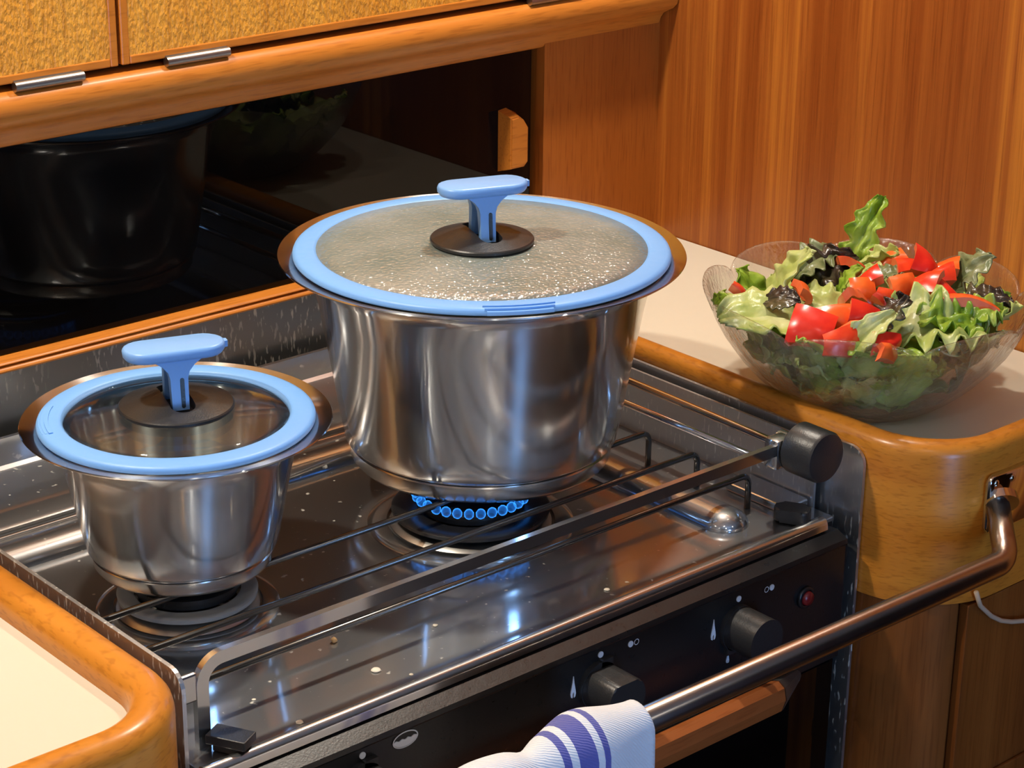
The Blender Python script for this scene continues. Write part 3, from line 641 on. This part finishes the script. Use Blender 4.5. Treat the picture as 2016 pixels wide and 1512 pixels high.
def lid(label, c, ri, ro, glass, ang, tab_dir, tin=0.0):
    t = thing('pot_lid', label, 'lid', c)
    ring = add('silicone_ring', lathe([(ri, -.0010), (ri, .0022), (ri + .0012, .0036), (ri + .003, .0042), (ro - .003, .0036), (ro - .0006, .0026), (ro, .0012), (ro, -.0004), (ro - .001, -.0012), (ro - .006, -.0014)], c, 128), M['blue'], t)
    # finger tab with three ridges
    bm = bmesh.new()
    for k, (r0, z1) in enumerate(((ro - .0045 - tin * .6, .0046 - tin * .05), (ro - .0015 - tin, .0038), (ro + .0012 - tin * 1.5, .0024 + tin * .3))):
        rr = []
        for j in range(13):
            a = tab_dir + (j / 12 - .5) * .047 / ro * (1 - .06 * k)
            cs, sn = math.cos(a), math.sin(a)
            rr.append([(c[0] + (r0 - .0012) * cs, c[1] + (r0 - .0012) * sn, c[2] + z) for z in (0, z1)] + [(c[0] + (r0 + .0012) * cs, c[1] + (r0 + .0012) * sn, c[2] + z) for z in (z1, 0)])
        loft(rr, bm)
    add('finger_tab', bm, M['blue'], ring, smooth=False)
    g = .0050
    prof = [(0, .0035 + g * .6)]; R_ = ri + .0008
    for k in range(1, 9):
        q = k / 8; prof.append((R_ * q, .0005 + g * (1 - q * q) * .6 + .0030))
    prof += [(R_, .0004)]
    for k in range(7, 0, -1):
        q = k / 8; prof.append((R_ * q, .0005 + g * (1 - q * q) * .6))
    prof += [(0, .0005 + g * .6)]
    add('glass_pane', lathe(prof, c, 96, closed=False), glass, t)
    zt_ = .0070
    # knob base: low black cone with a slot for the folding handle
    bm = lathe([(0, 0), (.0335, 0), (.0345, .0010), (.0345, .0024), (.0338, .0032), (.0200, .0072), (.0125, .0084), (0, .0086)], (0, 0, 0), 72, closed=False)
    me = bpy.data.meshes.new('tmp'); bm.to_mesh(me); bm.free(); a_ = bpy.data.objects.new('tmp', me); COL.objects.link(a_)
    cu = bmesh.new(); pts = [(.0075 * math.cos(x) + (.0165 if k < 13 else -.0165), .0075 * math.sin(x)) for k, x in enumerate([-PI / 2 + PI * j / 12 for j in range(13)] + [PI / 2 + PI * j / 12 for j in range(13)])]
    prism(pts, 'Z', .0022, .02, bm=cu); bmesh.ops.rotate(cu, verts=cu.verts, cent=(0, 0, 0), matrix=Matrix.Rotation(ang - PI / 2, 3, 'Z')); bmesh.ops.recalc_face_normals(cu, faces=cu.faces)
    mc = bpy.data.meshes.new('tmpc'); cu.to_mesh(mc); cu.free(); c_ = bpy.data.objects.new('tmpc', mc); COL.objects.link(c_)
    md = a_.modifiers.new('b', 'BOOLEAN'); md.object = c_; md.operation = 'DIFFERENCE'; md.solver = 'EXACT'
    dg = bpy.context.evaluated_depsgraph_get(); ev = a_.evaluated_get(dg); m2 = bpy.data.meshes.new_from_object(ev)
    bm = bmesh.new(); bm.from_mesh(m2); bpy.data.objects.remove(a_); bpy.data.objects.remove(c_)
    bmesh.ops.translate(bm, verts=bm.verts, vec=(c[0], c[1], c[2] + zt_ - .0002))
    add('knob_base', bm, M['blackpl'], t, sharp=24)
    rot = Matrix.Rotation(ang, 4, 'Z'); T = Matrix.Translation((c[0], c[1], c[2] + zt_))
    # handle: oval T-bar on two flared prongs (local x = bar, y = across)
    bm = bmesh.new()
    def oval(hx, hy, z, n=10):
        o = []; r = hy
        for (cx_, a0) in ((hx - r, -90), (-(hx - r), 90)):
            for k in range(n + 1):
                a = math.radians(a0 + 180 * k / n); o.append((cx_ + r * math.cos(a), r * math.sin(a), z))
        return o
    zb = .0335
    loft([oval(.0245, .0085, zb - .0012), oval(.0290, .0124, zb + .0002), oval(.0305, .0136, zb + .0022), oval(.0308, .0138, zb + .0048), oval(.0302, .0132, zb + .0064), oval(.0288, .0116, zb + .0070)], bm)
    tab = [(.0302, -.0028), (.0322, -.0022), (.0322, .0022), (.0302, .0028)]
    vs = prism(tab, 'Z', zb + .0018, zb + .0056, bm=bm)
    for v in bm.verts: v.co = T @ rot @ v.co
    h = add('handle', bm, M['blueh'], t, sharp=50)
    for sgn in (-1, 1):
        bm = bmesh.new(); rings = []
        for q in range(9):
            f_ = q / 8; z = .0028 + (zb + .0006 - .0028) * f_
            hw = .0052 + .0006 * f_ + (.0095 * max(0, (f_ - .6) / .4) ** 2.2)
            yc = sgn * (.0100 - .0035 * f_); ty = .0026 + .0022 * f_ ** 3
            rings.append([(hw * .96, yc - ty, z), (hw, yc - ty * .7, z), (hw, yc + ty * .7, z), (hw * .96, yc + ty, z), (-hw * .96, yc + ty, z), (-hw, yc + ty * .7, z), (-hw, yc - ty * .7, z), (-hw * .96, yc - ty, z)])
        loft(rings, bm)
        for v in bm.verts: v.co = T @ rot @ v.co
        pr_ = add('prong', bm, M['blueh'], h, sharp=40)
        # dark slit down the outer face
        bm = bmesh.new(); yo = sgn * (.0085 + .0016)
        bm2 = prism(rrect(.0004, .0028, .0040, .0225, .0012), 'Y', sgn * .0110, sgn * .01275, bm=bm)
        for v in bm.verts: v.co.y += -sgn * .0022 * max(0, (v.co.z - .004)) / .03; v.co = T @ rot @ v.co
        add('slit', bm, M['blackpl'], h, smooth=False)
    return t
ANG = math.radians(-20)
lid('steamed-up glass lid with blue silicone rim on the large pot', (0, 0, .1716), .1088, .1250, M['steam'], ANG, math.atan2(-.0979, -.0554) + .0)
lid('clear glass lid with blue silicone rim on the small pot', (SPC[0], SPC[1], .1206), .0672, .0826, M['lidglass'], ANG + .02, math.radians(150), .0026)

# ------------------------------------------------------------------ salad bowl
BC = Vector((.2465, -.1275, ZC)); DV = Vector((.0065, .0055, -.0065)); NP = 8; PH = math.radians(58)
def petal(a):
    t = ((a - PH) / (2 * PI / NP)) % 1.0
    return abs(math.sin(PI * t))
def rf(r, z, a):
    h = max(0, (z - .004)) / .075
    p = petal(a); g = p ** .3
    return r * (1 + .055 * (g - .82) * min(1, h * 1.3)), z + (.0165 * (g - .86)) * max(0, h) ** 4
outer = [(0, .0002), (.046, .0002), (.052, .0010), (.0595, .0055), (.0690, .0125), (.0795, .0215), (.0905, .0335), (.0995, .0455), (.1062, .0575), (.1108, .0685), (.1138, .0765), (.1152, .0782)]
inner = [(.1148, .0798), (.1130, .0800), (.1116, .0785), (.1085, .0690), (.1036, .0580), (.0968, .0462), (.0880, .0348), (.0772, .0232), (.0668, .0142), (.0570, .0078), (.048, .0050), (0, .0050)]
bw = setp(add('glass_bowl', lathe(outer + inner, BC, 256, closed=False, rfun=rf), M['bowl'], base=BC), 'clear pressed-glass bowl with scalloped rim holding the salad', 'bowl')

def leaf(name, label, p, size, rot, m, seed, ruffle=.5, curl=.5, lob=.12, group=None, aspect=.7, cat='lettuce'):
    """a crumpled leaf: a thin sheet with a midrib, wavy margin and thickness"""
    rnd = random.Random(seed); nu, nv = 28, 20; bm = bmesh.new(); gv = []
    ph = rnd.random() * 50
    for i in range(nu + 1):
        u = i / nu; row = []
        wdt = aspect * .5 * (math.sin(PI * (u * .86 + .10)) ** .75) * (1 + lob * math.sin(u * 31 + ph))
        for j in range(nv + 1):
            v = j / nv * 2 - 1; edge = abs(v)
            x = (u - .5); y = v * wdt
            if i == nu: x += -.05 * edge
            z = -curl * (x * x) * .9 + .10 * curl * edge ** 1.5
            z += ruffle * .15 * edge ** 2 * noise.noise(Vector((u * 11 + ph, 3.1 * (1 if v > 0 else -1), seed))) + ruffle * .07 * edge ** 2 * math.sin(u * 27 + ph + v) + ruffle * .14 * noise.noise(Vector((u * 3.5 + ph, v * 2.4, seed * .7))) + .03 * noise.noise(Vector((u * 9, v * 7 + ph, seed * .3)))
            z -= .03 * math.exp(-(v * 9) ** 2)
            row.append(Vector((x, y, z)) * size)
        gv.append(row)
    R_ = Matrix.Rotation(rot[2], 3, 'Z') @ Matrix.Rotation(rot[1], 3, 'Y') @ Matrix.Rotation(rot[0], 3, 'X')
    vs = [[bm.verts.new(Vector(p) + R_ @ q) for q in row] for row in gv]
    for i in range(nu):
        for j in range(nv): bm.faces.new((vs[i][j], vs[i + 1][j], vs[i + 1][j + 1], vs[i][j + 1]))
    bm.normal_update(); th = .0008
    lo = [[bm.verts.new(vs[i][j].co - vs[i][j].normal * th) for j in range(nv + 1)] for i in range(nu + 1)]
    for i in range(nu):
        for j in range(nv): bm.faces.new((lo[i][j], lo[i][j + 1], lo[i + 1][j + 1], lo[i + 1][j]))
    for i in range(nu):
        bm.faces.new((vs[i][0], lo[i][0], lo[i + 1][0], vs[i + 1][0])); bm.faces.new((vs[i][nv], vs[i + 1][nv], lo[i + 1][nv], lo[i][nv]))
    for j in range(nv):
        bm.faces.new((vs[0][j], vs[0][j + 1], lo[0][j + 1], lo[0][j])); bm.faces.new((vs[nu][j], lo[nu][j], lo[nu][j + 1], vs[nu][j + 1]))
    # keep it inside the bowl wall
    for v in bm.verts:
        d = Vector((v.co.x - BC.x, v.co.y - BC.y)); h = v.co.z - ZC
        if h < .072:
            zz = max(h, .006); rin = .0
            for (r0, z0), (r1, z1) in zip(inner[::-1], inner[::-1][1:]):
                if z0 <= zz <= z1: rin = r0 + (r1 - r0) * (zz - z0) / max(z1 - z0, 1e-6)
            rin = rin * .955 - .0012
            if d.length > rin: d *= rin / d.length; v.co.x = BC.x + d.x; v.co.y = BC.y + d.y
            if h < .0065: v.co.z = ZC + .0065
    return setp(add(name, bm, m), label, cat, group)
def pepper(label, p, dims, rot, seed, group=None):
    """a chopped bit of bell pepper: a thick curved slab, glossy skin outside, paler flesh inside"""
    rnd = random.Random(seed); L_, W_, T_ = dims; nu, nv = 8, 6; bm = bmesh.new()
    bend = rnd.uniform(.6, 1.35); ska = rnd.uniform(-.45, .45); tap = rnd.uniform(-.5, .5)
    def P(u, v, t):
        a = (u - .5) * bend; R0 = L_ / bend; w_ = W_ * (1 + tap * (u - .5) * 2)
        r = R0 + (t - 1) * T_
        return Vector((r * math.sin(a), (v - .5) * w_ + ska * (u - .5) * L_, r * math.cos(a) - R0 + T_ * .5 - .16 * W_ * (2 * v - 1) ** 2 + .0016 * noise.noise(Vector((u * 2.3, v * 2.1, seed)))))
    top = [[bm.verts.new(P(i / nu, j / nv, 1)) for j in range(nv + 1)] for i in range(nu + 1)]
    bot = [[bm.verts.new(P(i / nu, j / nv, 0)) for j in range(nv + 1)] for i in range(nu + 1)]
    for i in range(nu):
        for j in range(nv):
            f1 = bm.faces.new((top[i][j], top[i + 1][j], top[i + 1][j + 1], top[i][j + 1])); f1.material_index = 0
            f2 = bm.faces.new((bot[i][j], bot[i][j + 1], bot[i + 1][j + 1], bot[i + 1][j])); f2.material_index = 1
    for i in range(nu):
        bm.faces.new((top[i][0], bot[i][0], bot[i + 1][0], top[i + 1][0])).material_index = 1
        bm.faces.new((top[i][nv], top[i + 1][nv], bot[i + 1][nv], bot[i][nv])).material_index = 1
    for j in range(nv):
        bm.faces.new((top[0][j], top[0][j + 1], bot[0][j + 1], bot[0][j])).material_index = 1
        bm.faces.new((top[nu][j], bot[nu][j], bot[nu][j + 1], top[nu][j + 1])).material_index = 1
    R_ = Matrix.Rotation(rot[2], 3, 'Z') @ Matrix.Rotation(rot[1], 3, 'Y') @ Matrix.Rotation(rot[0], 3, 'X')
    for v in bm.verts: v.co = Vector(p) + R_ @ v.co
    return setp(add('pepper_piece', bm, [M[('pep_skin', 'pep_orange', 'pep_skin2')[seed % 3]], M['pep_flesh']], sharp=45), label, 'pepper', group)
G1 = 'lettuce leaves inside the salad bowl'; G2 = 'chopped red pepper on the salad'
rnd = random.Random(5)
# leaves lining the glass, seen through it, and filling the middle
k_ = 0
for ring, (rad, zz, num, sz) in enumerate(((.034, .016, 6, .062), (.060, .034, 10, .066), (.080, .056, 13, .060), (.045, .050, 7, .072), (.062, .064, 9, .066), (.020, .060, 4, .075))):
    for i in range(num):
        a = 2 * PI * i / num + ring * .7 + rnd.uniform(-.15, .15)
        p = (BC.x + rad * 1.04 * math.cos(a), BC.y + rad * 1.04 * math.sin(a), ZC + zz * .92 + rnd.uniform(-.004, .004))
        lean = -math.radians([12, 38, 55, 10, 15, 0][ring])
        mm = ['leaf_pale', 'leaf_green', 'leaf_pale', 'leaf_pale', 'leaf_green', 'leaf_pale', 'leaf_green', 'leaf_olive'][k_ % 8]
        leaf('lettuce_leaf', 'lettuce leaf lower down in the glass salad bowl', p, sz, (rnd.uniform(-.3, .3), lean, a), M[mm], k_ + 10, .45, .4, group=G1); k_ += 1
# leaves one can make out on top
D = math.radians
TOP = [('pale_lettuce_leaf', 'pale upright lettuce leaf at the salad\'s left, beside dark leaves', (.196, -.092, .137), .060, (.2, D(-62), D(-50)), 'leaf_pale', 1, .35, .5),
       ('oak_leaf', 'dark purple-black oak leaf at the back of the salad', (.239, -.093, .135), .052, (.5, D(-35), D(-30)), 'leaf_dark', 2, .9, .9),
       ('oak_leaf', 'olive green leaf draped over the dark leaf at the back', (.241, -.083, .142), .040, (.3, D(-20), D(-20)), 'leaf_olive', 3, .5, 1.1),
       ('frisee_leaf', 'tall yellow-green leaf sticking up above the back rim', (.288, -.085, .150), .066, (.5, D(-62), D(-10)), 'leaf_green', 4, .7, .5),
       ('lettuce_leaf', 'light green leaf just below the tall leaf at the back', (.278, -.100, .138), .046, (.1, D(-30), D(-60)), 'leaf_pale', 5, .6, .7),
       ('lettuce_leaf', 'bright green small leaf between dark leaf and pepper', (.225, -.124, .139), .030, (.3, D(-60), D(-60)), 'leaf_green', 6, .5, .6),
       ('lettuce_leaf', 'creamy crisp leaf at the left front of the salad', (.158, -.122, .128), .078, (-.25, D(8), D(-35)), 'leaf_pale', 7, .35, .6),
       ('lettuce_leaf', 'creamy folded leaf below the big red pepper pieces', (.196, -.126, .130), .050, (-.35, D(10), D(-60)), 'leaf_pale', 8, .5, .8),
       ('spinach_leaf', 'small dark pointed leaf lying on the creamy lettuce', (.163, -.120, .1385), .027, (-.7, D(-10), D(-75)), 'leaf_dark', 9, .15, .5),
       ('rocket_leaf', 'small dark green leaf against the left glass rim', (.146, -.075, .124), .030, (.9, D(-40), D(-100)), 'leaf_green', 10, .2, .6),
       ('lollo_leaf', 'black-purple frilly leaf in the middle front of the salad', (.199, -.183, .134), .040, (.2, D(-58), D(-40)), 'leaf_dark', 11, 1.2, .5),
       ('frisee_leaf', 'large frilly yellow-green leaf at the right front', (.229, -.203, .128), .076, (-.40, D(0), D(-40)), 'leaf_pale', 12, .8, .9),
       ('frisee_leaf', 'bright green curly leaf at the right beside the rim', (.240, -.209, .131), .050, (-.3, D(12), D(-35)), 'leaf_green', 13, 1.3, .7),
       ('frisee_leaf', 'curly green leaf tip leaning on the far right rim', (.264, -.213, .132), .036, (-.2, D(-8), D(-20)), 'leaf_green', 14, 1.4, .8),
       ('lettuce_leaf', 'long pale leaf blade standing before the red pepper', (.168, -.192, .132), .052, (-.5, D(-40), D(-20)), 'leaf_pale', 15, .25, .8),
       ('oak_leaf', 'brown-violet leaf with a pale rib by the right rim', (.306, -.163, .136), .050, (.4, D(-50), D(-55)), 'leaf_olive', 16, .6, .7),
       ('oak_leaf', 'dark leaf tucked behind the rightmost red pepper strip', (.288, -.193, .130), .044, (.2, D(-10), D(-55)), 'leaf_dark', 17, .7, .7),
       ('lettuce_leaf', 'grey-green leaf scrap among the pepper pieces', (.256, -.135, .141), .026, (.2, D(-10), D(-40)), 'leaf_olive', 18, .5, .8),
       ('lettuce_leaf', 'pale green leaf at the front under the orange pepper', (.160, -.192, .124), .042, (-.4, D(5), D(-45)), 'leaf_green', 19, .6, .7)]
for nm, lb, p, sz, rt, mm, sd, rf_, cu_ in TOP:
    leaf(nm, lb, Vector(p) + DV, sz, (abs(rt[0]), rt[1], rt[2]), M[mm], sd * 3 + 100, rf_, cu_, lob=.22 if 'frisee' in nm or 'oak' in nm else .1, group='salad leaves lying on top', aspect=.36 if 'tall' in lb or 'blade' in lb else .7)
PEP = [('big glossy red pepper wedge at the left front', (.150, -.160, .133), (.030, .026, .006), (-.9, .1, -.55)),
       ('orange-red pepper ring piece right of the big wedge', (.173, -.161, .135), (.028, .018, .006), (-.8, -.3, -.2)),
       ('orange pepper chunk lowest at the front rim', (.153, -.184, .128), (.026, .020, .006), (-1.1, .1, -.8)),
       ('red pepper piece furthest back, near the tall leaf', (.252, -.105, .142), (.022, .018, .006), (-.6, .2, -.5)),
       ('red pepper chunk right of the tall leaf', (.287, -.115, .140), (.018, .015, .006), (-.5, -.4, -.6)),
       ('red pepper strip behind the pile\'s right half', (.281, -.137, .142), (.030, .014, .006), (-.3, .3, -.9)),
       ('bright orange pepper chunk topmost in the pile', (.283, -.148, .146), (.022, .018, .006), (-.7, .4, -.3)),
       ('deep red pepper square in the pile\'s middle', (.215, -.148, .140), (.018, .020, .006), (-1.0, 0, -.7)),
       ('red pepper corner piece left of the deep red square', (.203, -.146, .139), (.020, .015, .006), (-.6, .5, -.1)),
       ('orange pepper bit above the deep red square', (.226, -.143, .146), (.020, .014, .006), (-.3, -.5, -.6)),
       ('orange pepper block right of the pile\'s middle', (.240, -.163, .142), (.022, .019, .006), (-.9, .2, -.5)),
       ('orange-red pepper slab over the frilly leaf', (.252, -.168, .143), (.026, .018, .006), (-.6, -.2, -.9)),
       ('coral pepper strip leaning towards the right rim', (.262, -.182, .139), (.032, .014, .006), (-.4, .3, -.8)),
       ('long red pepper strip rightmost in the salad', (.262, -.201, .138), (.044, .014, .006), (-.3, .15, -.95)),
       ('red pepper piece wedged over the black frilly leaf', (.218, -.170, .139), (.024, .016, .006), (-.8, .6, -.4)),
       ('pale red pepper piece showing flesh in the centre', (.185, -.175, .136), (.022, .020, .006), (.9, .3, -.6)),
       ('small red pepper sliver at the front rim', (.163, -.216, .127), (.020, .012, .006), (-1.1, .5, -.4)),
       ('thin red pepper sliver far left by the rim', (.159, -.090, .133), (.026, .008, .005), (-.2, .8, -.6)),
       ('tiny red pepper sliver on the creamy lettuce', (.168, -.098, .134), (.020, .006, .004), (-.2, .1, -.7)),
       ('orange pepper sliver beside the small dark leaf', (.186, -.122, .139), (.016, .010, .005), (-.3, .7, -.6)),
       ('red pepper piece behind the coral strip', (.276, -.165, .143), (.024, .014, .006), (-.5, -.1, -.6)),
       ('red pepper bit in front of the black frilly leaf', (.176, -.203, .128), (.022, .013, .006), (-1.0, .2, -.7)),
       ('red pepper cube on the right of the pile', (.296, -.152, .141), (.024, .012, .006), (-.3, -.2, -.5))]
for i, (lb, p, dm, rt) in enumerate(PEP): pepper(lb, Vector(p) + DV, (dm[0] * 1.02, dm[1] * .98, dm[2] * 1.1), (abs(rt[0]) if i % 5 != 3 else rt[0], rt[1] * 1.4, rt[2] + (i * 37 % 11 - 5) * .10), i + 3, G2)

# ------------------------------------------------------------------ grab rail with towel
gr = thing('grab_rail', 'stout stainless grab rail running across in front of the stove', 'rail', (0, -.30, -.01))
path = fillet([(-.80, -.298, .006), (.1935, -.300, -.0035), (.222, -.2675, .021)], .022, 10)
add('bar', tube(path, .0082, 20), M['tube'], gr)
bp = add('bracket', prism(rrect(.2115, .262, -.002, .0395, .005), 'Y', -.2655, -.2695, bev=.001), M['chrome'], gr, sharp=35)
bm = lathe([(.0085, -.2), (.0135, 0), (.0125, .004), (.0090, .006)], (0, 0, 0), 24)
bm.free(); bm = tube([(.2235, -.2692, .0222), (.2205, -.2735, .0190)], .0115, 20)
add('collar', bm, M['chrome'], bp, sharp=40)
for x, z in ((.2175, .034), (.2350, .033), (.2175, .0035), (.2545, .0135), (.2545, .034)):
    b2 = bmesh.new(); bmesh.ops.create_uvsphere(b2, u_segments=14, v_segments=8, radius=1, matrix=Matrix.Translation((x, -.2695, z)) @ Matrix.Diagonal((.0026, .0013, .0026, 1)))
    add('screw', b2, M['chrome'], bp)
# towel: folded cloth over the bar
bm = bmesh.new(); uvl = bm.loops.layers.uv.new('UVMap')
nu, nv = 70, 44; xa, xb = -.415, -.137; gv = []
for i in range(nu + 1):
    u = i / nu; x = xa + (xb - xa) * u; zc = .006 - .0095 * (x + .8) / .9935; row = []
    Rt = .0165 + .0022 * math.sin(u * 23 + 1) + .0018 * math.sin(u * 9 + .5) + .002 * math.exp(-((u - .83) / .05) ** 2) - .0035 * math.exp(-((u - .70) / .03) ** 2)
    for j in range(nv + 1):
        v = j / nv; s = v * 2 - 1; wob = .004 * math.sin(u * 16 + 2.0 * s) * abs(s)
        if abs(s) < .3:
            a = s / .3 * PI / 2; y = -.2990 - Rt * math.sin(a) * .95; z = zc + Rt * math.cos(a)
        else:
            d = (abs(s) - .3) / .7 * (.20 if s > 0 else .15); y = -.2990 - math.copysign(Rt * .95 + wob * d * 5, s); z = zc - d
        xx = x + (.003 * math.sin(v * 9) if i in (0, nu) else 0) - (.006 * (1 - math.cos(s * PI / 2)) if i == nu else 0)
        row.append(bm.verts.new((xx, y, z)))
    gv.append(row)
for i in range(nu):
    for j in range(nv):
        f_ = bm.faces.new((gv[i][j], gv[i + 1][j], gv[i + 1][j + 1], gv[i][j + 1]))
        for lp, (a, b) in zip(f_.loops, ((i, j), (i + 1, j), (i + 1, j + 1), (i, j + 1))): lp[uvl].uv = (a / nu, b / nv)
bmesh.ops.recalc_face_normals(bm, faces=bm.faces); bmesh.ops.solidify(bm, geom=bm.faces[:], thickness=.003)
setp(add('tea_towel', bm, M['towel']), 'white herringbone tea towel with blue stripes hung over the grab rail', 'towel')

# ------------------------------------------------------------------ small things
pts = [Vector((.2095, -.2675, -.0440)), Vector((.2150, -.2680, -.0560)), Vector((.2279, -.2685, -.0678)), Vector((.2400, -.2685, -.0755)), Vector((.2524, -.2685, -.0805)), Vector((.2681, -.2685, -.0850)), Vector((.30, -.2685, -.086)), Vector((.33, -.268, -.078))]
setp(add('cord', tube(pts, .0017, 8), M['cord']), 'thin beige cord looped against the right base cupboard door', 'cord')
CR_ = [(-.2142, -.1585, .0030, 'crumb', 'largest white flake on the front of the hob'), (-.2119, -.1152, .0019, 'crumb2', 'round tan crumb on the front of the hob'), (-.2014, -.1755, .0012, 'crumb', 'tiny pale crumb near the front lip of the hob'),
       (-.1524, -.1372, .0016, 'crumb', 'small white crumb in the middle of the hob front'), (-.0400, -.1692, .0020, 'crumb', 'white crumb on the hob right of the flames\' reflection'), (-.2875, -.1409, .0012, 'crumb', 'tiny pale crumb at the left of the hob front'),
       (-.2827, -.1781, .0022, 'crumb', 'white splash mark crumb near the left rail rest'), (-.1747, -.1869, .0011, 'crumb', 'tiny pale crumb on the hob\'s front edge')]
for i, (x, y, r, mm, lb) in enumerate(CR_):
    bm = bmesh.new(); bmesh.ops.create_icosphere(bm, subdivisions=2, radius=r)
    for v in bm.verts:
        v.co *= 1 + .35 * noise.noise(v.co * 700 + Vector((i * 3, 0, 0))); v.co.z *= .22 if mm == 'crumb' else .9
    zmin = min(v.co.z for v in bm.verts)
    for v in bm.verts: v.co += Vector((x, y, .0001 - zmin))
    setp(add('crumb', bm, M[mm]), lb, 'crumb', 'crumbs on the hob')

# ------------------------------------------------------------------ ceiling lamps
M['lamp_glow'] = emit('lamp_diffuser', (1, .84, .62), 12); M['lamp_glow'].cycles.emission_sampling = 'NONE'
for x, y, r, wt_, colr, lb in LAMPS:
    t = thing('ceiling_lamp', lb, 'lamp', (x, y, CEIL - .006), 'recessed cabin lamps')
    add('trim_ring', lathe([(r, -.006), (r + .012, -.004), (r + .014, 0), (r + .002, 0)], (x, y, CEIL), 32), M['chrome'], t)
    add('diffuser', lathe([(0, -.002), (r * 1.02, -.002), (r * 1.02, 0), (0, 0)], (x, y, CEIL), 32, closed=False), M['lamp_glow'], t)
    ld = bpy.data.lights.new('lamp_light', 'AREA'); ld.shape = 'DISK'; ld.size = r * 2; ld.energy = wt_; ld.color = colr
    lo = bpy.data.objects.new('lamp_light', ld); COL.objects.link(lo); lo.parent = t; lo.location = (0, 0, .002)
